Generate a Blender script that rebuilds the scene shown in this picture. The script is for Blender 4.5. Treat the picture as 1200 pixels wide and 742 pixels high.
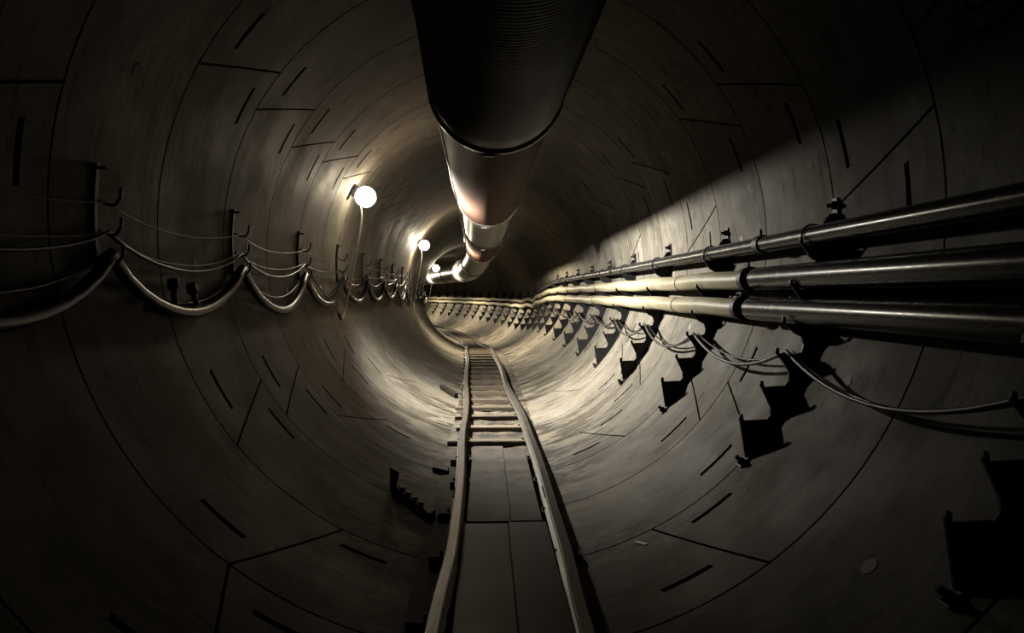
import bpy, math, random
from math import sin, cos, pi, radians, sqrt, atan2
from mathutils import Vector, Matrix

C = bpy.context.scene.collection
for o in list(bpy.data.objects):
    bpy.data.objects.remove(o)

# ------------------------------------------------------------------ camera, world, exposure
F_PX = 900.0
cam_d = bpy.data.cameras.new('camera')
cam_d.sensor_fit = 'HORIZONTAL'
cam_d.sensor_width = 36.0
cam_d.lens = 36.0 * F_PX / 1200.0
cam_d.clip_start = 0.05
cam_d.clip_end = 200
cam = bpy.data.objects.new('camera', cam_d)
C.objects.link(cam)
cam.location = (-0.077, 0.0, -0.333)
cam.rotation_euler = (radians(90 - 1.65), 0, radians(-1.91))
bpy.context.scene.camera = cam

world = bpy.data.worlds.new('dark_air')
bpy.context.scene.world = world
world.use_nodes = True
world.node_tree.nodes['Background'].inputs[0].default_value = (0.75, 0.85, 1.0, 1)
world.node_tree.nodes['Background'].inputs[1].default_value = 0.008

vs = bpy.context.scene.view_settings
vs.view_transform = 'Standard'
vs.look = 'None'
vs.gamma = 1.0
vs.use_curve_mapping = False
vs.exposure = 0.0

LAMPS = [(8.7, 1.0, (1.0, 0.95, 0.85)), (17.6, 0.85, (1.0, 0.86, 0.64)), (27.6, 0.8, (1.0, 0.85, 0.62)),
         (36.5, 0.75, (1.0, 0.85, 0.62)), (45.0, 0.6, (1.0, 0.85, 0.62))]
LAMP_W = 3500.0      # watts of the strongest lamp
GLOBE_L = 95.0      # glow of the frosted globe itself

R = 1.79          # inner radius of the lining
S0, S1 = -2.93, 60.07

# ------------------------------------------------------------------ centre line of the tunnel
def _curv(s):
    if s < 10: return 0.0
    if s < 22: return 1 / 400.0
    return 1 / 80.0
_DS = 0.1
_tab = {}
x, y, h = 0.0, 0.0, 0.0
_path = [(0.0, 0.0, 0.0)]
for i in range(720):
    s = i * _DS
    h += _curv(s) * _DS
    x -= sin(h) * _DS
    y += cos(h) * _DS
    _path.append((x, y, h))
def smooth(t):
    t = max(0.0, min(1.0, t))
    return t * t * (3 - 2 * t)
def centre(s):
    if s <= 0: return (0.0, s, 0.0)
    f = s / _DS
    i = min(int(f), len(_path) - 2)
    t = f - i
    a, b = _path[i], _path[i + 1]
    return tuple(a[k] * (1 - t) + b[k] * t for k in range(3))
def drop(s):
    return -0.33 * smooth((s - 17.0) / 10.0)
def W(s, x, z):
    cx, cy, h = centre(s)
    return Vector((cx + x * cos(h), cy + x * sin(h), z + drop(s)))
def polar(s, r, deg):
    a = radians(deg)
    return W(s, r * cos(a), r * sin(a))
def interp(pts, s):
    if s <= pts[0][0]: return pts[0][1]
    for (a, va), (b, vb) in zip(pts, pts[1:]):
        if s <= b:
            t = smooth((s - a) / (b - a))
            return va + (vb - va) * t
    return pts[-1][1]

# ------------------------------------------------------------------ mesh helpers
class MB:
    def __init__(self):
        self.v, self.f, self.sm, self.uv = [], [], [], {}
    def face(self, pts, smooth_=False, uvs=None):
        b = len(self.v)
        self.v += [tuple(p) for p in pts]
        self.f.append(tuple(range(b, b + len(pts))))
        self.sm.append(smooth_)
    def grid(self, rows, smooth_=True, closed=False, uvrows=None, skip=None):
        b = len(self.v)
        n = len(rows[0])
        for r_, row in enumerate(rows):
            for c_, p in enumerate(row):
                if uvrows: self.uv[len(self.v)] = uvrows[r_][c_]
                self.v.append(tuple(p))
        for i in range(len(rows) - 1):
            for j in range(n if closed else n - 1):
                if skip and (i, j) in skip: continue
                k = (j + 1) % n
                self.f.append((b + i * n + j, b + i * n + k, b + (i + 1) * n + k, b + (i + 1) * n + j))
                self.sm.append(smooth_)
    def ngon(self, pts): self.face(pts)
    def box8(self, p):            # p: 8 corners, bottom 4 then top 4
        for q in ((0, 3, 2, 1), (4, 5, 6, 7), (0, 1, 5, 4), (1, 2, 6, 5), (2, 3, 7, 6), (3, 0, 4, 7)):
            self.face([p[k] for k in q])
    def sbox(self, s0, s1, x0, x1, z0, z1):     # box in tunnel coordinates
        self.box8([W(s0, x0, z0), W(s0, x1, z0), W(s1, x1, z0), W(s1, x0, z0),
                   W(s0, x0, z1), W(s0, x1, z1), W(s1, x1, z1), W(s1, x0, z1)])
    def obox(self, c, ax, ay, az, hx, hy, hz):  # oriented box
        P = []
        for dz in (-1, 1):
            for dx, dy in ((-1, -1), (1, -1), (1, 1), (-1, 1)):
                P.append(c + ax * hx * dx + ay * hy * dy + az * hz * dz)
        self.box8(P)
    def tube(self, pts, r, n=12, cap=True, rf=None):
        pts = [Vector(p) for p in pts]
        T = []
        for i in range(len(pts)):
            a = pts[max(0, i - 1)]; b = pts[min(len(pts) - 1, i + 1)]
            T.append((b - a).normalized())
        up = Vector((0, 0, 1))
        if abs(T[0].dot(up)) > 0.95: up = Vector((1, 0, 0))
        u = T[0].cross(up).normalized()
        rows = []
        for i, p in enumerate(pts):
            u = (u - T[i] * u.dot(T[i])).normalized()
            w = T[i].cross(u)
            rr = rf(i) if rf else r
            rows.append([p + u * (rr * cos(2 * pi * k / n)) + w * (rr * sin(2 * pi * k / n)) for k in range(n)])
        self.grid(rows, True, True)
        if cap:
            self.face(list(reversed(rows[0]))); self.face(rows[-1])
    def extrude(self, outline, s, th):          # outline in (x,z) at station s, thickness along s
        a = [W(s - th / 2, x, z) for x, z in outline]
        b = [W(s + th / 2, x, z) for x, z in outline]
        self.face(a); self.face(list(reversed(b)))
        n = len(outline)
        for i in range(n):
            k = (i + 1) % n
            self.face([a[k], a[i], b[i], b[k]])
    def build(self, name, mat, parent=None, origin=None):
        me = bpy.data.meshes.new(name)
        o0 = Vector(origin) if origin is not None else Vector((0, 0, 0))
        me.from_pydata([tuple(Vector(p) - o0) for p in self.v], [], self.f)
        me.polygons.foreach_set('use_smooth', self.sm)
        if self.uv:
            l = me.uv_layers.new(name='lining')
            for lp in me.loops:
                l.data[lp.index].uv = self.uv.get(lp.vertex_index, (0, 0))
        me.materials.append(mat)
        me.update()
        o = bpy.data.objects.new(name, me)
        C.objects.link(o)
        if parent is not None:
            o.parent = parent
        elif origin is not None:
            o.location = o0
        return o

def tag(o, label=None, cat=None, group=None, kind=None):
    if label: o['label'] = label
    if cat: o['category'] = cat
    if group: o['group'] = group
    if kind: o['kind'] = kind
    return o
def empty(name, loc):
    o = bpy.data.objects.new(name, None)
    o.empty_display_size = 0.1
    C.objects.link(o)
    o.location = loc
    return o
ORD = ['nearest', 'second', 'third', 'fourth', 'fifth', 'sixth', 'seventh', 'eighth', 'ninth', 'tenth', 'eleventh',
       'twelfth', 'thirteenth', 'fourteenth', 'fifteenth', 'sixteenth', 'seventeenth', 'eighteenth', 'nineteenth', 'twentieth']

# ------------------------------------------------------------------ materials
def newmat(name):
    m = bpy.data.materials.new(name)
    m.use_nodes = True
    nt = m.node_tree
    return m, nt, nt.nodes['Principled BSDF']
DARK = 0.40      # scales surface base colours down to weaken bounced light
def simple(name, col, rough, metal=0.0, var=0.25, scale=8.0, bump=0.1, stretch=None, spec=0.25, edge=(0.3, 0.7)):
    m, nt, b = newmat(name)
    col = tuple(c * DARK for c in col)
    N, L = nt.nodes, nt.links
    tc = N.new('ShaderNodeTexCoord')
    mp = N.new('ShaderNodeMapping')
    if stretch: mp.inputs['Scale'].default_value = stretch
    L.new(tc.outputs['Object'], mp.inputs[0])
    n = N.new('ShaderNodeTexNoise')
    n.inputs['Scale'].default_value = scale
    n.inputs['Detail'].default_value = 6
    n.inputs['Roughness'].default_value = 0.65
    L.new(mp.outputs[0], n.inputs['Vector'])
    r = N.new('ShaderNodeValToRGB')
    r.color_ramp.elements[0].position = edge[0]
    r.color_ramp.elements[1].position = edge[1]
    r.color_ramp.elements[0].color = tuple(c * (1 - var) for c in col) + (1,)
    r.color_ramp.elements[1].color = tuple(min(1, c * (1 + var)) for c in col) + (1,)
    L.new(n.outputs['Fac'], r.inputs[0])
    L.new(r.outputs[0], b.inputs['Base Color'])
    mr = N.new('ShaderNodeMapRange')
    mr.inputs['To Min'].default_value = max(0.05, rough - 0.1)
    mr.inputs['To Max'].default_value = min(1, rough + 0.12)
    L.new(n.outputs['Fac'], mr.inputs['Value'])
    L.new(mr.outputs[0], b.inputs['Roughness'])
    b.inputs['Metallic'].default_value = metal
    b.inputs['Specular IOR Level'].default_value = spec
    if bump:
        bp = N.new('ShaderNodeBump')
        bp.inputs['Strength'].default_value = bump
        bp.inputs['Distance'].default_value = 0.01
        L.new(n.outputs['Fac'], bp.inputs['Height'])
        L.new(bp.outputs[0], b.inputs['Normal'])
    return m

def concrete():
    """precast concrete: cloudy tone, casting streaks round the ring, dirt and damp along the invert"""
    m, nt, b = newmat('lining_concrete')
    N, L = nt.nodes, nt.links
    uv = N.new('ShaderNodeUVMap'); uv.uv_map = 'lining'
    oi = N.new('ShaderNodeTexCoord')
    def noise(vec, scale, detail=5, rough=0.6, mapscale=None):
        src = vec
        if mapscale:
            mp = N.new('ShaderNodeMapping'); mp.inputs['Scale'].default_value = mapscale
            L.new(vec, mp.inputs[0]); src = mp.outputs[0]
        n = N.new('ShaderNodeTexNoise')
        n.inputs['Scale'].default_value = scale
        n.inputs['Detail'].default_value = detail
        n.inputs['Roughness'].default_value = rough
        L.new(src, n.inputs['Vector'])
        return n.outputs['Fac']
    def ramp(fac, p0, p1, c0=0.0, c1=1.0):
        r = N.new('ShaderNodeMapRange'); r.interpolation_type = 'SMOOTHSTEP'
        r.inputs['From Min'].default_value = p0; r.inputs['From Max'].default_value = p1
        r.inputs['To Min'].default_value = c0; r.inputs['To Max'].default_value = c1
        L.new(fac, r.inputs['Value']); return r.outputs[0]
    def mix(fac, a, bb, mode='MIX'):
        x_ = N.new('ShaderNodeMix'); x_.data_type = 'RGBA'; x_.blend_type = mode
        if isinstance(fac, float): x_.inputs[0].default_value = fac
        else: L.new(fac, x_.inputs[0])
        for i_, q in ((6, a), (7, bb)):
            if isinstance(q, tuple): x_.inputs[i_].default_value = q
            else: L.new(q, x_.inputs[i_])
        return x_.outputs[2]
    def mul(a, bb, op='MULTIPLY'):
        x_ = N.new('ShaderNodeMath'); x_.operation = op
        for i_, q in enumerate((a, bb)):
            if isinstance(q, (int, float)): x_.inputs[i_].default_value = q
            else: L.new(q, x_.inputs[i_])
        return x_.outputs[0]
    O = oi.outputs['Object']; U = uv.outputs[0]
    cloud = noise(O, 1.3, 6, 0.62)
    fine = noise(O, 22, 5, 0.7)
    streak = noise(U, 1.0, 6, 0.7, (14, 0.9, 1))
    col = mix(ramp(cloud, 0.3, 0.7), (0.165, 0.149, 0.120, 1), (0.255, 0.234, 0.196, 1))
    col = mix(mul(ramp(streak, 0.46, 0.72), 0.45), col, (0.105, 0.09, 0.07, 1))
    pale = noise(U, 1.0, 5, 0.7, (5, 1.4, 1))
    col = mix(mul(ramp(pale, 0.55, 0.8), 0.5), col, (0.36, 0.34, 0.30, 1))
    blot = noise(O, 3.4, 8, 0.7)
    col = mix(mul(ramp(blot, 0.50, 0.62), 0.45), col, (0.33, 0.31, 0.27, 1))
    blot2 = noise(U, 1.0, 7, 0.72, (3.0, 2.0, 1))
    col = mix(mul(ramp(blot2, 0.54, 0.64), 0.5), col, (0.10, 0.088, 0.068, 1))
    # sparse dark marks
    mk = noise(U, 1.0, 4, 0.75, (9, 2.3, 1))
    col = mix(mul(ramp(mk, 0.57, 0.62), 0.75), col, (0.07, 0.058, 0.045, 1))
    # invert: uv.y = arc length from the invert
    sx = N.new('ShaderNodeSeparateXYZ'); L.new(U, sx.inputs[0])
    ab = mul(sx.outputs[1], 0.0, 'ADD')
    ab2 = N.new('ShaderNodeMath'); ab2.operation = 'ABSOLUTE'; L.new(ab, ab2.inputs[0])
    low = ramp(ab2.outputs[0], 0.25, 2.3, 1.0, 0.0)
    dn = noise(U, 1.0, 8, 0.74, (4.0, 1.6, 1))
    dust = noise(O, 2.2, 6, 0.6)
    col = mix(mul(mul(ramp(dust, 0.35, 0.65), low), 0.55), col, (0.36, 0.305, 0.225, 1))
    big = noise(O, 0.55, 3, 0.5)
    dirt = mul(mul(ramp(dn, 0.46, 0.53), low), ramp(big, 0.36, 0.46))
    col = mix(mul(dirt, 0.9), col, (0.04, 0.033, 0.025, 1))
    # per segment tone
    at = N.new('ShaderNodeAttribute'); at.attribute_name = 'tone'
    tr = N.new('ShaderNodeMapRange'); tr.inputs['To Min'].default_value = 0.8 * DARK; tr.inputs['To Max'].default_value = 1.12 * DARK
    L.new(at.outputs['Fac'], tr.inputs['Value'])
    cmb = N.new('ShaderNodeCombineXYZ')
    for i_ in range(3): L.new(tr.outputs[0], cmb.inputs[i_])
    col = mix(1.0, col, cmb.outputs[0], 'MULTIPLY')
    fr = N.new('ShaderNodeMapRange'); fr.inputs['To Min'].default_value = 0.85; fr.inputs['To Max'].default_value = 1.15
    L.new(fine, fr.inputs['Value'])
    cmb2 = N.new('ShaderNodeCombineXYZ')
    for i_ in range(3): L.new(fr.outputs[0], cmb2.inputs[i_])
    col = mix(1.0, col, cmb2.outputs[0], 'MULTIPLY')
    L.new(col, b.inputs['Base Color'])
    L.new(ramp(cloud, 0.3, 0.7, 0.55, 0.8), b.inputs['Roughness'])
    b.inputs['Specular IOR Level'].default_value = 0.5
    b.inputs['IOR'].default_value = 1.16
    bp = N.new('ShaderNodeBump'); bp.inputs['Strength'].default_value = 0.35; bp.inputs['Distance'].default_value = 0.006
    hh = mul(mul(fine, 0.5), mul(streak, 0.8), 'ADD')
    L.new(hh, bp.inputs['Height'])
    L.new(bp.outputs[0], b.inputs['Normal'])
    return m

M = {}
M['concrete'] = concrete()
M['black_steel'] = simple('black_painted_steel', (0.012, 0.012, 0.012), 0.55, 0.0, 0.4, 20, 0.2)
M['rusty'] = simple('rusty_steel', (0.05, 0.035, 0.025), 0.7, 0.3, 0.5, 30, 0.3)
M['pipe_grey'] = simple('grey_steel_pipe', (0.04, 0.04, 0.04), 0.24, 0.0, 0.3, 14, 0.03)
M['pipe_cream'] = simple('cream_hose', (0.50, 0.45, 0.31), 0.38, 0.0, 0.18, 9, 0.1)
M['rail'] = simple('worn_rail_steel', (0.10, 0.09, 0.075), 0.42, 0.4, 0.35, 25, 0.2, (1, .2, 1))
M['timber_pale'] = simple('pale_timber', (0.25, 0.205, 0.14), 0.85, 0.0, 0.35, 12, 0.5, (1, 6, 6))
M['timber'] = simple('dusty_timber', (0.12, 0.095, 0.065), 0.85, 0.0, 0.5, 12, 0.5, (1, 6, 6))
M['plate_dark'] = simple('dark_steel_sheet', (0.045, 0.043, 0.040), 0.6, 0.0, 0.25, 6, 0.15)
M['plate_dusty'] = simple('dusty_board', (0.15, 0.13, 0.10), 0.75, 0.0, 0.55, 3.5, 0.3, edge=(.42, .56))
M['mud'] = simple('dry_mud', (0.105, 0.085, 0.06), 0.9, 0.0, 0.75, 5, 0.8, edge=(.4, .6))
M['cable_black'] = simple('black_cable_sheath', (0.014, 0.014, 0.015), 0.33, 0.0, 0.2, 20, 0.05)
M['cable_grey'] = simple('dusty_grey_cable', (0.06, 0.058, 0.052), 0.42, 0.0, 0.2, 20, 0.05)
M['cable_cream'] = simple('cream_cord', (0.62, 0.57, 0.45), 0.5, 0.0, 0.1, 20, 0.0)
M['duct_black'] = simple('black_flexible_duct', (0.007, 0.007, 0.0075), 0.32, 0.0, 0.2, 20, 0.1, spec=0.6)
M['duct_black'].node_tree.nodes['Principled BSDF'].inputs['IOR'].default_value = 1.45
M['duct_brown'] = simple('brown_steel_duct', (0.13, 0.075, 0.054), 0.6, 0.0, 0.22, 5, 0.05, (1, .3, 1))
M['duct_brown'].node_tree.nodes['Principled BSDF'].inputs['IOR'].default_value = 1.12
M['duct_grey'] = simple('grey_steel_duct', (0.11, 0.105, 0.09), 0.32, 0.12, 0.2, 6, 0.05)
M['band'] = simple('bright_steel_band', (0.45, 0.43, 0.40), 0.28, 0.9, 0.15, 20, 0.0)
M['plastic_white'] = simple('white_plastic', (0.7, 0.7, 0.66), 0.5, 0, 0.05, 5, 0.0)
M['socket'] = simple('grout_plug', (0.38, 0.36, 0.32), 0.7, 0, 0.2, 20, 0.2)
def lamp_mat(col, k):
    m, nt, b = newmat('lamp_glass')
    b.inputs['Base Color'].default_value = (0.9, 0.9, 0.9, 1)
    b.inputs['Emission Color'].default_value = (1.0, 0.86, 0.62, 1)
    b.inputs['Emission Strength'].default_value = GLOBE_L * (1.0 if k > .95 else 3.0)
    return m

# ------------------------------------------------------------------ the lining (structure)
random.seed(4)
# joint layouts: (near angle, far angle) degrees, increasing, one turn
LAY_A = [(26, 36), (88, 92), (151, 142), (219, 210), (319, 329)]
LAY_B = [(14, 4), (76, 80), (128, 124), (232, 242), (307, 297)]
LAY_C = [(12, 2), (80, 84), (153, 144), (226, 236), (305, 296)]
LAY_D = [(31, 24), (95, 92), (173, 164), (241, 232), (286, 280)]
def layout(k):
    if k == 0: return LAY_D
    if k == 1: return LAY_B
    if k in (2, 3): return LAY_A
    if k == 4: return LAY_C
    if k < 0: return LAY_A if k % 2 else LAY_B
    return (LAY_A, LAY_A, LAY_C)[(k - 5) % 3]
G = 0.007        # half the joint gap
DEP = 0.045
SL, SWD = 0.125, 0.021    # pocket half length, half width
parts = {'ceiling': MB(), 'wall_right': MB(), 'wall_left': MB(), 'floor': MB()}
tones = {k: [] for k in parts}
sockets = []
def sector(deg):
    d = deg % 360
    if 40 < d <= 140: return 'ceiling'
    if 140 < d <= 225: return 'wall_left'
    if 225 < d <= 315: return 'floor'
    return 'wall_right'
def lin_uv(s, deg):
    d = (deg + 90) % 360
    if d > 180: d -= 360
    return (s, radians(d) * R)
first = int(round((S0 - 2.07)))
for k in range(-5, 58):
    s_a, s_b = 2.07 + k, 3.07 + k
    lay = layout(k)
    n = len(lay)
    far = s_a > 14
    for q in range(n):
        j0, j1 = lay[q], lay[(q + 1) % n]
        e = 360 if q == n - 1 else 0
        gdeg = math.degrees(G / R)
        def ang(u, t):
            a = j0[0] + (j0[1] - j0[0]) * u + gdeg
            b_ = j1[0] + e + (j1[1] - j1[0]) * u - gdeg
            return a + (b_ - a) * t
        mid = ang(0.5, 0.5)
        name = sector(mid)
        mb = parts[name]
        v0 = len(mb.v)
        # pockets by (u centre, degrees)
        pk = []
        for (jn, jf), ee in ((j0, 0), (j1, e)):
            off = 5 if jf > jn else 10
            pk.append((0.27, jn + ee - off)); pk.append((0.80, jf + ee + off))
        good = []
        for (uc, deg) in pk:
            dd = math.degrees(SL / R)
            t0 = (deg - dd - ang(uc, 0)) / (ang(uc, 1) - ang(uc, 0))
            t1 = (deg + dd - ang(uc, 0)) / (ang(uc, 1) - ang(uc, 0))
            if t0 > 0.02 and t1 < 0.98: good.append((uc, t0, t1))
        us = {0.0, 0.5, 1.0}
        for uc, _, _ in good: us |= {uc - SWD, uc + SWD}
        us = sorted(us)
        span = ang(0.5, 1) - ang(0.5, 0)
        nt_ = max(4, int(round(span / (3.0 if not far else 4.0))))
        ts = [i / nt_ for i in range(nt_ + 1)]
        for _, t0, t1 in good:
            ts = [t for t in ts if abs(t - t0) > 0.004 and abs(t - t1) > 0.004] + [t0, t1]
        ts = sorted(set(ts))
        skip = set()
        for uc, t0, t1 in good:
            iu = us.index(uc - SWD)
            for jt in range(len(ts) - 1):
                if ts[jt] >= t0 - 1e-9 and ts[jt + 1] <= t1 + 1e-9: skip.add((iu, jt))
        def sp(u): return s_a + G + (s_b - s_a - 2 * G) * u
        rows = [[polar(sp(u), R, ang(u, t)) for t in ts] for u in us]
        uvr = [[lin_uv(sp(u), ang(u, t)) for t in ts] for u in us]
        # avoid a wrap of the texture coordinate inside one face: it lies at the crown only
        mb.grid(rows, True, False, uvr, skip)
        def strip(a_pts, b_pts, uvp):
            mb.grid([a_pts, b_pts], False, False, [uvp, uvp])
        # pocket walls and floor
        for uc, t0, t1 in good:
            u0, u1 = uc - SWD, uc + SWD
            tt = [t for t in ts if t0 - 1e-9 <= t <= t1 + 1e-9]
            PD = 0.055
            A = [polar(sp(u0), R, ang(u0, t)) for t in tt]; B = [polar(sp(u1), R, ang(u1, t)) for t in tt]
            A2 = [polar(sp(u0), R + PD, ang(u0, t)) for t in tt]; B2 = [polar(sp(u1), R + PD, ang(u1, t)) for t in tt]
            uvp = [lin_uv(sp(uc), ang(uc, t)) for t in tt]
            strip(A, A2, uvp); strip(B2, B, uvp); strip(A2, B2, uvp)
            for e_ in (0, -1):
                mb.grid([[A[e_], B[e_]], [A2[e_], B2[e_]]], False, False, [[uvp[e_]] * 2] * 2)
        # edges
        for u in (0.0, 1.0):
            strip([polar(sp(u), R, ang(u, t)) for t in ts], [polar(sp(u), R + DEP, ang(u, t)) for t in ts],
                  [lin_uv(sp(u), ang(u, t)) for t in ts])
        for t in (0.0, 1.0):
            strip([polar(sp(u), R, ang(u, t)) for u in us], [polar(sp(u), R + DEP, ang(u, t)) for u in us],
                  [lin_uv(sp(u), ang(u, t)) for u in us])
        # gasket behind the joints of this segment
        eg = 1.2 * gdeg
        w_ = 0.02 / R * 57.3
        def back(u0, u1, t0, t1, d0, d1, nn):
            rr = []
            for sU in (u0, u1):
                uu = max(0, min(1, sU))
                rr.append([polar(s_a + sU * (s_b - s_a), R + DEP - 0.001, (ang(uu, t0) + d0) + ((ang(uu, t1) + d1) - (ang(uu, t0) + d0)) * i / nn) for i in range(nn + 1)])
            mb.grid(rr, False)
        back(-0.02, 0.02, 0, 1, -eg, eg, nt_)
        back(0.0, 1.0, 0, 0, -3 * eg, 2 * eg, 1)
        tv = random.random()
        tones[name] += [tv] * (len(mb.v) - v0)
        if k < 9:
            sockets.append((s_a + 0.5, ang(0.5, 0.5)))
for name, mb in parts.items():
    o = mb.build(name, M['concrete'])
    o['kind'] = 'structure'
    a = o.data.attributes.new('tone', 'FLOAT', 'POINT')
    a.data.foreach_set('value', tones[name])

# ------------------------------------------------------------------ mud bed under the track
mb = MB()
rows = []
s = -2.5
while s < 52:
    hw = 0.45
    row = []
    for i in range(19):
        x_ = -hw + 2 * hw * i / 18
        q = 1 - (x_ / hw) ** 2
        z_ = -sqrt(R * R - x_ * x_) + .042 * q + q * (0.010 * sin(s * 7 + x_ * 9) * sin(s * 3.1 - x_ * 5) + 0.006 * sin(s * 19 + x_ * 23)) - (.004 if i in (0, 18) else 0)
        row.append(W(s, x_, z_))
    rows.append(row)
    s += 0.08 if s < 14 else 0.4
mb.grid(rows, True)
o = mb.build('floor_mud', M['mud'])
o.name = 'floor'
o['kind'] = 'structure'

# ------------------------------------------------------------------ rails and sleepers
RAIL_OFF = [(-3, 0.01), (3, 0.012), (3.9, 0.034), (5.4, 0.035), (7.6, 0.008), (11.7, -0.08), (18, -0.15), (24, -0.2), (50, -0.2)]
def rail_centre(s): return interp(RAIL_OFF, s) 
PROF = [(-.040, 0), (.040, 0), (.040, .010), (.012, .020), (.009, .052), (.027, .060), (.028, .078), (.022, .083),
        (-.022, .083), (-.028, .078), (-.027, .060), (-.009, .052), (-.012, .020), (-.040, .010)]
ZR = -1.692
for side, lab in ((-1, 'long worn steel rail, left of the two, curving away along the tunnel floor'),
                  (1, 'long worn steel rail, right of the two, nearer the wall with the pipes')):
    mb = MB()
    rows = []
    s = -2.0
    while s <= 52:
        g = 0.30 + (0.012 * sin(s * 1.1) if side < 0 else 0.010 * sin(s * 0.9 + 1))
        c = rail_centre(s) + side * g
        rows.append([W(s, c + px, ZR + pz) for px, pz in PROF])
        s += 0.25
    mb.grid(rows, False, True)
    mb.face(list(reversed(rows[0]))); mb.face(rows[-1])
    o = mb.build('rail', M['rail'], origin=W(2, side * .3, ZR))
    tag(o, lab, 'rail', 'rails of the narrow track')
    # fishplates
    root = o
    for sj in (5.1, 11.1, 17.1, 23.1):
        fp = MB()
        for sd in (-1, 1):
            c = rail_centre(sj) + side * 0.3 + sd * 0.018
            fp.sbox(sj - .16, sj + .16, c - .006, c + .006, ZR + .022, ZR + .054)
            for b_ in (-.11, -.04, .04, .11):
                fp.tube([W(sj + b_, c + sd * .004, ZR + .038), W(sj + b_, c + sd * .016, ZR + .038)], .010, 6)
            o2 = fp.build('fishplate', M['rusty'])
            o2.parent = root
            o2.matrix_parent_inverse = Matrix.Translation(-Vector(root.location))
            fp = MB()

random.seed(9)
stations = [0.8, 1.6, 2.4, 3.2, 4.0, 4.8, 5.6, 6.35, 7.15, 7.9]
while stations[-1] < 47: stations.append(stations[-1] + 0.72 + random.uniform(-.08, .08))
vis = 0
for i, s in enumerate(stations):
    under = s < 6.7
    off = rail_centre(s) - 0.02 + random.uniform(-.02, .02)
    hl = 0.385 + random.uniform(-.02, .015)
    if abs(s - 7.15) < .01: off -= 0.035; hl = 0.40
    w = 0.055 + random.uniform(-.008, .012)
    z0, z1 = -1.745, ZR - .0005
    tw = random.uniform(-.02, .02)
    mb = MB()
    xa, xb = off - hl, off + hl
    bv = 0.008
    prof = [(-w, z0), (w, z0), (w, z1 - bv), (w - bv, z1), (-w + bv, z1), (-w, z1 - bv)]
    # bottom follows the lining
    rows = []
    for jx in range(5):
        x_ = xa + (xb - xa) * jx / 4
        rows.append([W(s + ps + tw * (jx - 2) / 2, x_, max(pz, -sqrt(R * R - x_ * x_) + .002)) for ps, pz in prof])
    mb.grid(rows, False, True)
    mb.face(list(reversed(rows[0]))); mb.face(rows[-1])
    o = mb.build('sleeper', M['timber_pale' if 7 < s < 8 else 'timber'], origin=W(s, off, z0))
    if under:
        lab = 'dark timber sleeper whose end shows beside the rail, %s under the floor boards' % ORD[i]
    elif vis < 12:
        lab = 'dusty timber sleeper across the track, %s beyond the end of the floor boards' % (['first'] + ORD[1:])[vis]
    elif s < 24:
        lab = 'thin distant timber sleeper on the straight track before the bend'
    else:
        lab = 'tiny timber sleeper on the far bend of the track'
    if not under: vis += 1
    tag(o, lab, 'sleeper', 'sleepers under the rails')
    # rail clips
    for sd in (-1, 1):
        c = rail_centre(s) + sd * .3
        if s < 16:
            for e_ in (-1, 1):
                cl = MB()
                xx = c + e_ * .05
                if xa + .01 < xx < xb - .01:
                    cl.tube([W(s, xx, z1 - .002), W(s, xx, z1 + .018)], .009, 6)
                if not cl.v: continue
                o2 = cl.build('spike', M['rusty']); o2.parent = o
                o2.matrix_parent_inverse = Matrix.Translation(-Vector(o.location))

# floor boards between the rails
def board(s0, s1, x0, x1, z, mat, name, lab, tilt=0.0, skew=0.0):
    mb = MB()
    t = 0.022; bv = 0.004
    n = 8
    rows = []
    for i in range(n + 1):
        s_ = s0 + (s1 - s0) * i / n
        dx = skew * (i / n - .5)
        zz = z + tilt * (i / n) + 0.002 * sin(i * 1.7)
        a, b_ = x0 + dx, x1 + dx
        rows.append([W(s_, a, zz), W(s_, b_, zz), W(s_, b_, zz + t - bv), W(s_, b_ - bv, zz + t), W(s_, a + bv, zz + t), W(s_, a, zz + t - bv)])
    mb.grid(rows, False, True)
    mb.face(list(reversed(rows[0]))); mb.face(rows[-1])
    o = mb.build(name, mat, origin=W(s0, (x0 + x1) / 2, z))
    tag(o, lab, 'floor board', 'boards laid between the rails')
    return o
zb = ZR + .001
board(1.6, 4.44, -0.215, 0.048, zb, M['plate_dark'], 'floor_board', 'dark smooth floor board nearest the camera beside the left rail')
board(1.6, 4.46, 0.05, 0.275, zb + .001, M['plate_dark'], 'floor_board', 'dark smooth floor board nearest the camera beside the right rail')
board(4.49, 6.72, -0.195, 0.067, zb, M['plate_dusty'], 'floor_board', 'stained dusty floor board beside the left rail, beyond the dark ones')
board(4.50, 6.62, 0.069, 0.255, zb, M['plate_dusty'], 'floor_board', 'dusty floor board with dark stains, beyond the dark ones beside the right rail')

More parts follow.
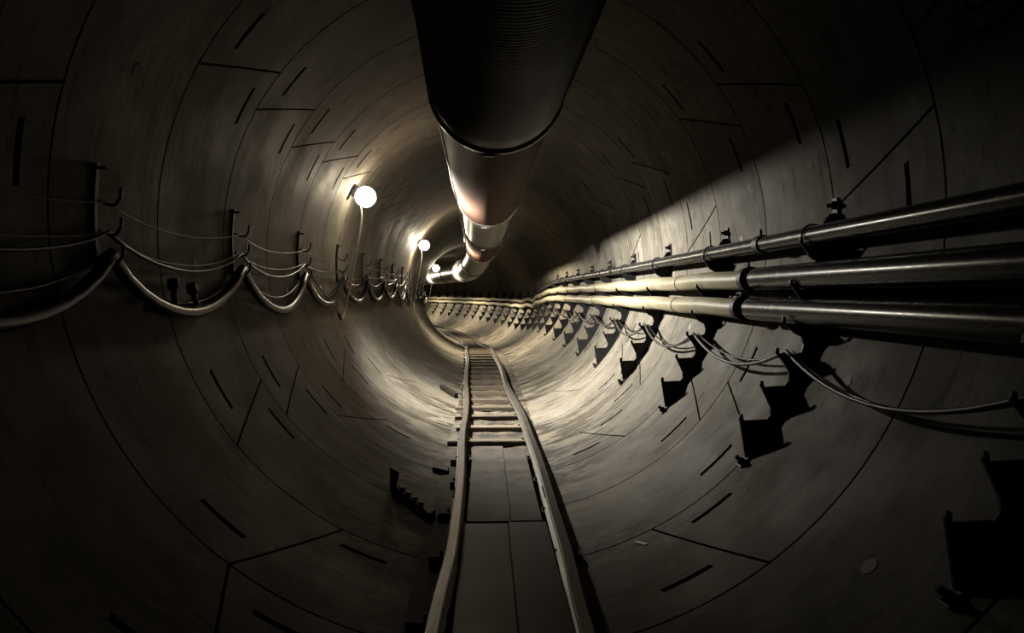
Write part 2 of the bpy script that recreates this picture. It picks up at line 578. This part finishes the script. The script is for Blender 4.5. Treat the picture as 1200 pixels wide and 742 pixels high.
# ------------------------------------------------------------------ right wall: toothed brackets
TOOTH = [(1.775, .10), (1.735, .09), (1.722, .03), (1.716, -.045), (1.705, -.071), (1.603, -.071), (1.600, -.028), (1.588, -.026), (1.584, -.05),
         (1.640, -.135), (1.690, -.165), (1.700, -.20), (1.700, -.285), (1.688, -.307), (1.552, -.307), (1.549, -.256), (1.537, -.254), (1.533, -.275),
         (1.590, -.350), (1.655, -.375), (1.668, -.40), (1.672, -.465), (1.655, -.4925), (1.515, -.4925), (1.511, -.452), (1.499, -.450), (1.494, -.475),
         (1.560, -.540), (1.600, -.560), (1.612, -.60), (1.600, -.642), (1.575, -.650), (1.482, -.648), (1.478, -.618), (1.464, -.616), (1.458, -.640),
         (1.510, -.705), (1.533, -.745), (1.532, -.79), (1.510, -.820), (1.402, -.826), (1.396, -.795), (1.382, -.793), (1.378, -.815),
         (1.410, -.880), (1.435, -.935), (1.436, -.975), (1.415, -1.000), (1.293, -1.005), (1.288, -.972), (1.274, -.970), (1.268, -.99),
         (1.285, -1.09), (1.300, -1.215)]
arc = []
a0, a1 = math.degrees(atan2(-1.215, 1.300)), math.degrees(atan2(.10, 1.775))
for i in range(17):
    a = radians(a0 + (a1 - a0) * i / 16)
    arc.append((1.786 * cos(a), 1.786 * sin(a)))
OUT = TOOTH[:-1] + [(1.302, -1.20)] + arc
BR = [2.2 + 1.835 * i for i in range(-1, 26)]
bn = 0
for i, s in enumerate(BR):
    root = empty('pipe_bracket', polar(s, R, -21))
    inv = Matrix.Translation(-root.location)
    def child(mb, nm, mat, label=None):
        o = mb.build(nm, mat); o.parent = root; o.matrix_parent_inverse = inv
        if label: o['label'] = label
        return o
    jz = 0.0
    mb = MB(); mb.extrude(OUT, s, 0.014)
    child(mb, 'toothed_plate', M['black_steel'])
    # base strip bolted to the lining
    mb = MB()
    rows = []
    for k in range(15):
        a = a0 - 1.5 + (a1 - a0 + 4) * k / 14
        rows.append([polar(s - .03, 1.786, a), polar(s - .03, 1.777, a), polar(s + .03, 1.777, a), polar(s + .03, 1.786, a)])
    mb.grid(rows, False, True); mb.face(rows[0][::-1]); mb.face(rows[-1])
    child(mb, 'base_strip', M['black_steel'])
    if s < 20:
        for a in (a0 - .6, a1 + 1.3):
            mb = MB()
            mb.tube([polar(s, 1.785, a), polar(s, 1.73, a)], .013, 6)
            mb.tube([polar(s, 1.775, a), polar(s, 1.755, a)], .024, 6)
            child(mb, 'bolt', M['rusty'])
    # clip over the top pipe
    mb = MB()
    pts = [W(s, 1.655 + .058 * cos(radians(t)), -.02 + .058 * sin(radians(t))) for t in range(-10, 200, 15)]
    mb.tube(pts, .006, 6)
    mb.tube([W(s, 1.70, .01), W(s, 1.735, .075)], .008, 6)
    child(mb, 'pipe_clip', M['rusty'])
    if s < 1: lab = 'black saw-toothed pipe bracket beside the camera at the right edge'
    elif i - 1 < 14:
        lab = 'black saw-toothed steel bracket under the pipes, %s along the right wall' % ORD[i - 1]
    else:
        lab = 'tiny black saw-toothed bracket under the pipes on the far curved wall'
    tag(root, lab, 'bracket', 'saw-toothed pipe brackets on the right wall')

# ------------------------------------------------------------------ pipes on the right
def run(s0, s1, fx, fz, step=0.15):
    pts = []
    s = s0
    while s < s1 + 1e-6:
        pts.append(W(s, fx(s), fz(s)))
        s += step
    return pts
def sagw(s, amp):       # sag between brackets
    ph = ((s - 2.2) / 1.835) % 1.0
    return -amp * sin(pi * ph) ** 2
def kink(s, a):
    return -a * math.exp(-((s - 23.3) / .55) ** 2) + a * .7 * math.exp(-((s - 25.2) / 0.6) ** 2)
specs = [('top', 1.655, -.020, .050, 4.78), ('middle', 1.618, -.235, .070, 4.90), ('bottom', 1.585, -.4215, .070, 4.93)]
for nm, px, pz, pr, sj in specs:
    near_end = 21.5 if nm == 'top' else sj
    mb = MB(); mb.tube(run(-1.0, near_end, lambda s: px, lambda s: pz, .25), pr, 24)
    if nm == 'top':
        # faint socket joints
        tag_l = 'long thin grey steel pipe, uppermost of the three on the right wall'
    else:
        tag_l = 'dark grey steel pipe, %s of the three, at the near right wall' % nm
    o = mb.build('pipe', M['pipe_grey'], origin=W(2, px, pz))
    tag(o, tag_l, 'pipe', 'steel pipes on the right wall')
    for cs in ([sj, 10.4, 16.0] if nm == 'top' else []):
        c = MB(); c.tube(run(cs - .045, cs + .045, lambda s: px, lambda s: pz, .03), pr + .009, 24)
        c.tube([W(cs, px - .01, pz + pr), W(cs, px - .01, pz + pr + .045)], .010, 6)
        o2 = c.build('coupling', M['black_steel']); o2.parent = o; o2.matrix_parent_inverse = Matrix.Translation(-o.location)
    if nm != 'top':
        amp = 0.018 if nm == 'middle' else 0.016
        ph = 0.4 if nm == 'middle' else 1.1
        a_ = .0
        hr = pr * 0.93
        fx = lambda s: px + .004 * sin(s * 1.7 + ph)
        fz = lambda s: pz - .004 + min(1, (s - sj) / 1.0) * (.008 * (1 + sin(s * 3.4 + ph)) * .6) + kink(s, .05) + (0.012 * sin(s * 2.3 + ph) + .01 if s > 19 else 0)
        mb = MB(); mb.tube(run(sj - .02, 50, fx, fz, .12), hr, 20)
        o = mb.build('hose', M['pipe_cream'], origin=W(sj, px, pz))
        tag(o, 'cream coloured hose, %s of the pair, running from steel pipe to the far bend' % ('upper' if nm == 'middle' else 'lower'),
            'hose', 'cream hoses on the right wall')
        # clamp between hose and steel pipe
        c = MB()
        c.tube(run(sj - .035, sj + .035, lambda s: px, lambda s: pz, .035), pr + .010, 24)
        c.tube([W(sj - .01, px - .01, pz + pr), W(sj - .01, px - .012, pz + pr + .04)], .011, 6)
        c.tube([W(sj - .05, px - .02, pz + pr + .025), W(sj + .05, px - .02, pz + pr + .025)], .007, 6)
        o2 = c.build('hose_clamp', M['black_steel'], origin=W(sj, px, pz))
        tag(o2, 'black bolted clamp joining the %s cream hose to its steel pipe' % ('upper' if nm == 'middle' else 'lower'), 'clamp', 'hose clamps')
        # dirty wire bindings further along the hose
        for cs in (6.6, 11.6, 15.3):
            c = MB(); c.tube(run(cs - .008, cs + .008, fx, fz, .008), hr + .004, 16)
            o3 = c.build('wire_binding', M['rusty']); o3.parent = o; o3.matrix_parent_inverse = Matrix.Translation(-o.location)

# cables slung in the first empty tooth
def slung(x_, z_, sag, rr, mat, nm, lab, s_from, s_to, inn=0.0, jit=0):
    pts = []
    rnd = random.Random(jit)
    b = s_from
    spans = int(round((s_to - s_from) / 1.835))
    for k in range(spans):
        sg = sag * rnd.uniform(.75, 1.25)
        for j in range(14):
            t = j / 14
            s = s_from + (k + t) * 1.835
            q = 4 * t * (1 - t)
            z = z_ - sg * q
            r_here = sqrt(x_ * x_ + z_ * z_)
            r_here = min(1.755, r_here + .05 * q)
            a = atan2(z, x_ )
            pts.append(W(s, r_here * cos(a) - inn * q, r_here * sin(a)))
    pts.append(W(s_from + spans * 1.835, x_, z_))
    mb = MB(); mb.tube(pts, rr, 8)
    o = mb.build(nm, mat, origin=pts[0])
    tag(o, lab, 'cable', 'cables slung along the right wall')
slung(1.52, -.634, .16, .011, M['cable_grey'], 'cable', 'grey cable sagging from tooth to tooth of the right wall brackets', 0.365, 48, 0, 3)
slung(1.555, -.638, .13, .007, M['cable_black'], 'cable', 'thinner dark cable hung just behind the grey one on the brackets', 0.365, 36, 0, 8)

# ------------------------------------------------------------------ left wall: hook bars and cables
HB = [3.4 + 1.8 * i for i in range(-1, 17)]
def xw(z, off): return -(sqrt(R * R - z * z) - off)
for i, s in enumerate(HB):
    root = empty('cable_hanger', W(s, xw(0, 0), 0))
    inv = Matrix.Translation(-root.location)
    mb = MB()
    zt, zb_ = .235, -.20
    rows = []
    for k in range(9):
        z = zb_ + (zt - zb_) * k / 8
        rows.append([W(s - .014, xw(z, .002), z), W(s - .014, xw(z, .022), z), W(s + .014, xw(z, .022), z), W(s + .014, xw(z, .002), z)])
    mb.grid(rows, False, True); mb.face(rows[0][::-1]); mb.face(rows[-1])
    o = mb.build('wall_bar', M['black_steel']); o.parent = root; o.matrix_parent_inverse = inv
    mb = MB(); mb.tube([W(s, xw(.215, .0), .215), W(s, xw(.215, .055), .215)], .009, 6)
    o = mb.build('bolt', M['rusty']); o.parent = root; o.matrix_parent_inverse = inv
    for hz, ln in ((.075, .10), (-.055, .10), (-.175, .10)):
        mb = MB()
        x0 = xw(hz, .03)
        pts = [W(s, x0, hz), W(s, x0 + ln * .5, hz - .022), W(s, x0 + ln * .75, hz - .018), W(s, x0 + ln * .95, hz + .01), W(s, x0 + ln, hz + .055)]
        mb.tube(pts, .0075, 6)
        o = mb.build('hook', M['black_steel']); o.parent = root; o.matrix_parent_inverse = inv
    if s < 2: lab = 'black hook bar on the left wall beside the camera'
    elif i - 1 < 12: lab = 'black wall bar with three cable hooks, %s along the left wall' % ORD[i - 1]
    else: lab = 'tiny black hook bar on the left wall just before the bend'
    tag(root, lab, 'cable hanger', 'hook bars on the left wall')

def festoon(hz, sag, rr, mat, lab, s_to, seed, nm='cable', off=.075, n=12, lo=.6, hi=1.2):
    rnd = random.Random(seed)
    pts = []
    k = 0
    s = HB[0]
    while s < s_to:
        sg = sag * rnd.uniform(lo, hi)
        if nm == 'power_cable' and k < 2: sg = sag
        skw = rnd.uniform(-.08, .08)
        for j in range(n):
            t = j / n
            q = (4 * t * (1 - t)) ** 0.85
            z = hz - sg * q
            oo = off - .03 * q
            pts.append(W(s + (t + skw * q * .3) * 1.8, -(sqrt(R * R - z * z) - max(oo, rr + .004)), z))
        s += 1.8; k += 1
    mb = MB(); mb.tube(pts, rr, 12)
    o = mb.build(nm, mat, origin=pts[0])
    tag(o, lab, 'cable', 'cables hung along the left wall')
    return o
festoon(-.163 + .0, .27, .031, M['cable_black'], 'thick black cable drooping in loops from hook to hook on the left wall', 30, 2, 'power_cable')
festoon(-.062, .14, .009, M['cable_black'], 'dark middle cable hung between hooks above the thick looping cable', 30, 5, lo=.3, hi=1.2)
festoon(-.060, .06, .005, M['cable_grey'], 'thin grey cord sharing the middle hooks of the left wall', 26, 11, 'cord', .055, lo=.5, hi=2)
festoon(.068, .07, .0035, M['cable_grey'], 'thin grey wire on the topmost hooks of the left wall', 30, 7, 'wire', lo=.4, hi=1.5)
festoon(-.150, .17, .008, M['cable_black'], 'slim black cable looping just above the thick black one', 26, 17, 'cable', .055, lo=.7, hi=1.4)

# plug connectors standing on the thick cable
for k, (s, z0, dz, lab) in enumerate(((4.05, -.40, .15, 'dark plug connector on the left wall above the thick cable, nearer one'),
                                      (4.36, -.40, .12, 'dark slanted plug connector on the left wall, farther of the pair'))):
    root = empty('plug_connector', W(s, -1.72, z0))
    inv = Matrix.Translation(-root.location)
    mb = MB()
    dx = 0.0 if k == 0 else -.07
    a = W(s, -1.695, z0); b = W(s + dx, -1.705, z0 + dz)
    mb.tube([a, a.lerp(b, .6)], .016, 10)
    o = mb.build('shaft', M['black_steel']); o.parent = root; o.matrix_parent_inverse = inv
    mb = MB(); mb.tube([a.lerp(b, .55), a.lerp(b, .7), b], .03, 12, rf=lambda i: (.018, .032, .027)[i])
    o = mb.build('plug_body', M['black_steel']); o.parent = root; o.matrix_parent_inverse = inv
    mb = MB(); mb.tube([a, W(s + (.15 if k == 0 else -.15), -1.70, z0 - .02)], .014, 8)
    o = mb.build('lead', M['cable_black']); o.parent = root; o.matrix_parent_inverse = inv
    tag(root, lab, 'plug', 'plug connectors')

# ------------------------------------------------------------------ lamps
for i, (s, kf, col) in enumerate(LAMPS):
    ang_ = (152.0, 151.0, 145.0, 150.0, 150.0)[i]
    rr = 0.115
    c = polar(s, R - .17, ang_)
    n_ = (polar(s, 0, 0) - polar(s, 1, ang_)).normalized()
    t_ = (polar(s + .1, 1, ang_) - polar(s - .1, 1, ang_)).normalized()
    u_ = n_.cross(t_)
    root = empty('wall_lamp', polar(s, R, ang_))
    inv = Matrix.Translation(-root.location)
    def child(mb, nm, mat, label=None):
        o = mb.build(nm, mat); o.parent = root; o.matrix_parent_inverse = inv
        if label: o['label'] = label
        return o
    # glowing globe
    mb = MB()
    rows = []
    for a in range(0, 13):
        th = pi * .82 * (1 - a / 12)
        rows.append([c + n_ * (rr * cos(th)) + (t_ * cos(2 * pi * b / 24) + u_ * sin(2 * pi * b / 24)) * max(rr * sin(th), 1e-4) for b in range(24)])
    mb.grid(rows, True, True)
    child(mb, 'globe', lamp_mat(col, kf), 'glowing white globe')
    # the light it throws: mostly down and across the tunnel, a little onward
    ld = bpy.data.lights.new('lamp_light', 'SPOT')
    ld.shadow_soft_size = 0.06; ld.spot_size = radians(156 if i == 0 else 150); ld.spot_blend = 1.0
    ld.energy = LAMP_W * kf; ld.color = col
    lo = bpy.data.objects.new('lamp_light', ld); C.objects.link(lo)
    T_ = t_
    aim = (n_ * .90 + T_ * (.16 if i == 0 else .05)).normalized()
    lo.rotation_euler = aim.to_track_quat('-Z', 'Y').to_euler()
    lo.location = c + aim * (rr + .065)
    lo.parent = root; lo.matrix_parent_inverse = inv
    # fixing
    mb = MB()
    mb.tube([polar(s, R - .002, ang_), polar(s, R - .03, ang_), polar(s, R - .08, ang_)], .07, 20, rf=lambda i: (.075, .072, .05)[i])
    child(mb, 'lamp_base', M['black_steel'], 'black lamp holder')
    mb = MB()
    mb.obox(polar(s - .03, R - .015, ang_ + 1), t_, u_, n_, .03, .09, .012)
    child(mb, 'mounting_plate', M['rusty'])
    # cord to the cables below
    lab = ['large bright round wall lamp with a long pale cord, nearest the camera',
           'bright round wall lamp, second from the camera, in the middle distance',
           'small bright lamp at the bend, smallest one in view',
           'bright wall lamp hidden beyond the bend, lighting the far brackets',
           'farthest wall lamp beyond the bend'][i]
    tag(root, lab, 'lamp', 'lamps along the left wall')
    if i < 3:
        cd = MB()
        P = [W(s + ds, px_, pz_) for ds, px_, pz_ in ((-.02, -1.50, .72), (-.02, -1.475, .62), (-.03, -1.475, .45), (-.08, -1.53, .10), (-.13, -1.595, -.28),
             (-.17, -1.635, -.50), (-.24, -1.645, -.585), (-.34, -1.65, -.60), (-.40, -1.655, -.56))]
        # smooth
        Q = []
        for a in range(len(P) - 1):
            p0, p1, p2, p3 = P[max(0, a - 1)], P[a], P[a + 1], P[min(len(P) - 1, a + 2)]
            for j in range(6):
                t = j / 6
                Q.append(.5 * ((2 * p1) + (p2 - p0) * t + (2 * p0 - 5 * p1 + 4 * p2 - p3) * t * t + (3 * p1 - p0 - 3 * p2 + p3) * t ** 3))
        Q.append(P[-1])
        cd.tube(Q, .009, 8)
        child(cd, 'cord', M['cable_cream'], 'cream cord')
        cd = MB()
        hk = max(h_ for h_ in HB if h_ < s - .3)
        if s - hk < 1.0: hk -= 1.8
        A_ = (s - .40, -1.655, -.56); B_ = (hk, -1.70, -.07)
        cd.tube([W(A_[0] + (B_[0] - A_[0]) * t / 12, A_[1] - .035 * sin(pi * t / 12) + (B_[1] - A_[1]) * t / 12, A_[2] + (B_[2] - A_[2]) * (t / 12) ** .8) for t in range(13)], .008, 8)
        child(cd, 'lead', M['cable_black'], 'black supply lead')
        cd = MB()
        cd.tube([W(s - .33, -1.65, -.60), W(s - .43, -1.655, -.545)], .018, 10)
        child(cd, 'connector', M['black_steel'])

# ------------------------------------------------------------------ ventilation duct
DX = [(-2, .05), (3.5, .02), (5, -.01), (9.5, -.05), (20, -.08), (26, -.22), (33, -.5), (50, -.5)]
DZ = [(-2, 1.09), (3.6, 1.075), (5, 1.03), (9.5, .985), (13, .925), (20, .93), (26, .86), (33, .88), (50, .9)]
def dc(s): return W(s, interp(DX, s), interp(DZ, s))
root = empty('ventilation_duct', dc(2.0))
inv = Matrix.Translation(-root.location)
def dchild(mb, nm, mat, label=None, parent=None):
    o = mb.build(nm, mat); o.parent = root; o.matrix_parent_inverse = inv
    if label: o['label'] = label
    return o
def dsec(s0, s1, rfun, mat, lab, step=.1, n=56):
    pts = []
    k = max(2, int(round((s1 - s0) / step)))
    for i in range(k + 1): pts.append(dc(s0 + (s1 - s0) * i / k))
    mb = MB()
    mb.tube(pts, .4, n, cap=False, rf=lambda i: rfun(i / k, s0 + (s1 - s0) * i / k))
    # inner skin so the open end has thickness
    mb.tube(pts[::-1], .4, n, cap=False, rf=lambda i: rfun(1 - i / k, 0) - .012)
    return dchild(mb, 'duct_section', mat, lab)
def ribbed(t, s):
    base = .445 - .012 * smooth((t - .96) / .04)
    return base - .004 + .004 * sin(2 * pi * t * 6.96 / .034)
dsec(-2.0, 4.96, ribbed, M['duct_black'], 'black ribbed flexible section nearest the camera', .0085)
def plain(r0, r1, bulge=.0):
    return lambda t, s: r0 + (r1 - r0) * t + bulge * sin(pi * t)
dsec(4.93, 10.2, plain(.412, .405), M['duct_brown'], 'brown smooth steel section')
dsec(10.2, 14.6, plain(.392, .385), M['duct_grey'], 'grey steel section')
dsec(14.6, 19.6, plain(.40, .395), M['duct_brown'], 'brown section after the grey one')
dsec(19.6, 24.0, plain(.385, .38), M['duct_grey'], 'grey section before the bend')
dsec(24.0, 28.0, plain(.40, .39), M['duct_grey'], 'grey section at the bend')
dsec(28.0, 32.0, plain(.41, .40), M['duct_grey'], 'grey section in the bend')
dsec(32.0, 50.0, plain(.40, .40), M['duct_grey'], 'grey section past the bend')
for s, rr in ((5.025, .447), (10.2, .418), (14.6, .408), (19.6, .408), (24.0, .41), (28.0, .42), (32.0, .42)):
    mb = MB()
    pts = [dc(s - .022), dc(s - .02), dc(s - .008), dc(s + .008), dc(s + .02), dc(s + .022)]
    mb.tube(pts, rr, 56, False, rf=lambda i: (rr - .03, rr, rr + .006, rr + .006, rr, rr - .03)[i])
    o = dchild(mb, 'joint_band', M['band'], 'bright steel band')
    if s < 15:
        mb = MB()
        a = dc(s)
        mb.obox(a + Vector((-.05, 0, -rr - .012)), Vector((1, 0, 0)), Vector((0, 1, 0)), Vector((0, 0, 1)), .035, .014, .01)
        mb.tube([a + Vector((-.11, 0, -rr - .010)), a + Vector((.02, 0, -rr - .014))], .006, 6)
        dchild(mb, 'band_clasp', M['band'])
tag(root, 'big round ventilation duct hanging under the crown, black ribbed near, brown steel beyond', 'ventilation duct')

# hangers for the duct: drop wires from the crown to a lug on each flank
for i, s in enumerate((5.03, 7.6, 10.2, 12.4, 14.6, 17.1, 19.6, 21.8, 24.0, 26.0, 28.0)):
    dx = interp(DX, s); dz = interp(DZ, s)
    for sd, w_ in ((-1, 'left'), (1, 'right')):
        x_ = dx + sd * .30
        a_ = radians(90 - sd * 42)
        e_ = W(s, dx + .425 * cos(a_), dz + .425 * sin(a_))
        pts = [W(s, x_, sqrt(R * R - x_ * x_) - .004), W(s, x_, dz + .36), e_]
        mb = MB(); mb.tube(pts, .0045, 6)
        o = mb.build('hanger_wire', M['cable_grey'], origin=pts[0])
        tag(o, 'thin wire holding up the duct on its %s flank, %s along the tunnel' % (w_, ORD[i]), 'wire', 'wires holding the duct')
# pale wire lying along the left flank of the duct
pts = []
s = 5.2
while s < 18:
    a = radians(183 + 3 * sin(s * 2.1))
    pts.append(W(s, interp(DX, s) + .428 * cos(a), interp(DZ, s) + .428 * sin(a) ))
    s += .2
mb = MB(); mb.tube(pts, .005, 6)
tag(mb.build('wire', M['cable_cream'], origin=pts[0]), 'pale wire running along the left flank of the brown duct', 'wire')

# ------------------------------------------------------------------ grout sockets in the segments
for (s, a, dark) in ((3.56, 157.7, True), (3.56, -24.6, False), (2.6, -45.6, False), (4.57, 185, False), (4.57, -8, False),
                     (5.57, 180, False), (5.57, 2, False), (6.57, -20, False), (6.57, 190, False)):
    if True:
        c = polar(s, R, a)
        n_ = (polar(s, 0, 0) - c).normalized()
        mb = MB()
        mb.tube([c - n_ * .01, c + n_ * .003], .034, 20)
        o = mb.build('trim_socket', M['rusty'] if dark else M['socket'])
        o['kind'] = 'structure'
        o.name = 'trim_1'

# ------------------------------------------------------------------ odds and ends
# wall hook at the upper right
root = empty('wall_hook', polar(2.58, R, 21))
inv = Matrix.Translation(-root.location)
mb = MB()
mb.sbox(2.53, 2.66, 1.655, 1.675, .585, .60)
mb.tube([polar(2.6, R, 19.6), polar(2.6, R - .10, 19.6)], .010, 6)
o = mb.build('arm', M['rusty']); o.parent = root; o.matrix_parent_inverse = inv
mb = MB()
mb.tube([polar(2.6, R - .01, 22.5), polar(2.6, R - .07, 21.8), polar(2.6, R - .10, 22.8), polar(2.6, R - .09, 24.5)], .009, 8)
o = mb.build('hook', M['rusty']); o.parent = root; o.matrix_parent_inverse = inv
tag(root, 'small steel hook and stub fixed high on the right wall at the frame edge', 'hook')

# steel offcut left of the rails
root = empty('steel_offcut', W(5.0, -.62, -1.68))
inv = Matrix.Translation(-root.location)
def P(s, x_, dz): return W(s, x_, -sqrt(R * R - x_ * x_) + dz)
mb = MB()
pts_b = [P(5.22, -.72, .004), P(5.10, -.70, .004), P(4.72, -.43, .004), P(4.84, -.40, .004)]
pts_t = [p + Vector((0, 0, .045)) for p in pts_b]
mb.box8(pts_b + pts_t)
o = mb.build('flange', M['rusty']); o.parent = root; o.matrix_parent_inverse = inv
mb = MB()
a, b = P(5.10, -.715, .004), P(5.22, -.735, .004)
u = Vector((0, 0, 1))
mb.box8([a, a + Vector((.03, 0, -.004)), b + Vector((.03, 0, -.004)), b, a + u * .15, a + u * .12 + Vector((.06, 0, 0)), b + u * .12 + Vector((.06, 0, 0)), b + u * .15])
o = mb.build('end_plate', M['black_steel']); o.parent = root; o.matrix_parent_inverse = inv
for q in range(4):
    mb = MB()
    c = pts_t[1].lerp(pts_t[2], .3 + q * .17) + (pts_t[0] - pts_t[1]) * .5
    mb.tube([c, c + u * .02], .018, 8)
    o = mb.build('bolt', M['socket'], None); o.parent = root; o.matrix_parent_inverse = inv
tag(root, 'rusty steel offcut lying left of the rails beside the floor boards', 'scrap steel')

# timber block further on
mb = MB()
pb = [P(10.75, -.68, .003), P(10.6, -.72, .003), P(10.2, -.50, .003), P(10.35, -.46, .003)]
mb.box8(pb + [p + Vector((0, 0, .06)) for p in pb])
tag(mb.build('timber_block', M['rusty'], origin=pb[0]), 'small dark timber block left of the rails in the bright stretch', 'timber block')
mb = MB()
pb = [P(6.15, -.50, .003), P(5.98, -.50, .003), P(5.98, -.38, .003), P(6.15, -.38, .003)]
mb.box8(pb + [p + Vector((0, 0, .035)) for p in pb])
tag(mb.build('timber_wedge', M['rusty'], origin=pb[0]), 'short dark wedge against the left rail beside the dusty floor boards', 'wedge')
# white strip on the right of the floor
mb = MB()
pb = [P(3.98, .745, .002), P(3.93, .71, .002), P(3.92, .72, .002), P(3.97, .757, .002)]
mb.box8([P(4.0, .70, .002), P(3.90, .74, .002), P(3.905, .755, .002), P(4.005, .715, .002)] +
        [P(4.0, .70, .006), P(3.90, .74, .006), P(3.905, .755, .006), P(4.005, .715, .006)])
tag(mb.build('plastic_strip', M['plastic_white'], origin=pb[0]), 'tiny white plastic strip on the floor right of the rails', 'litter')
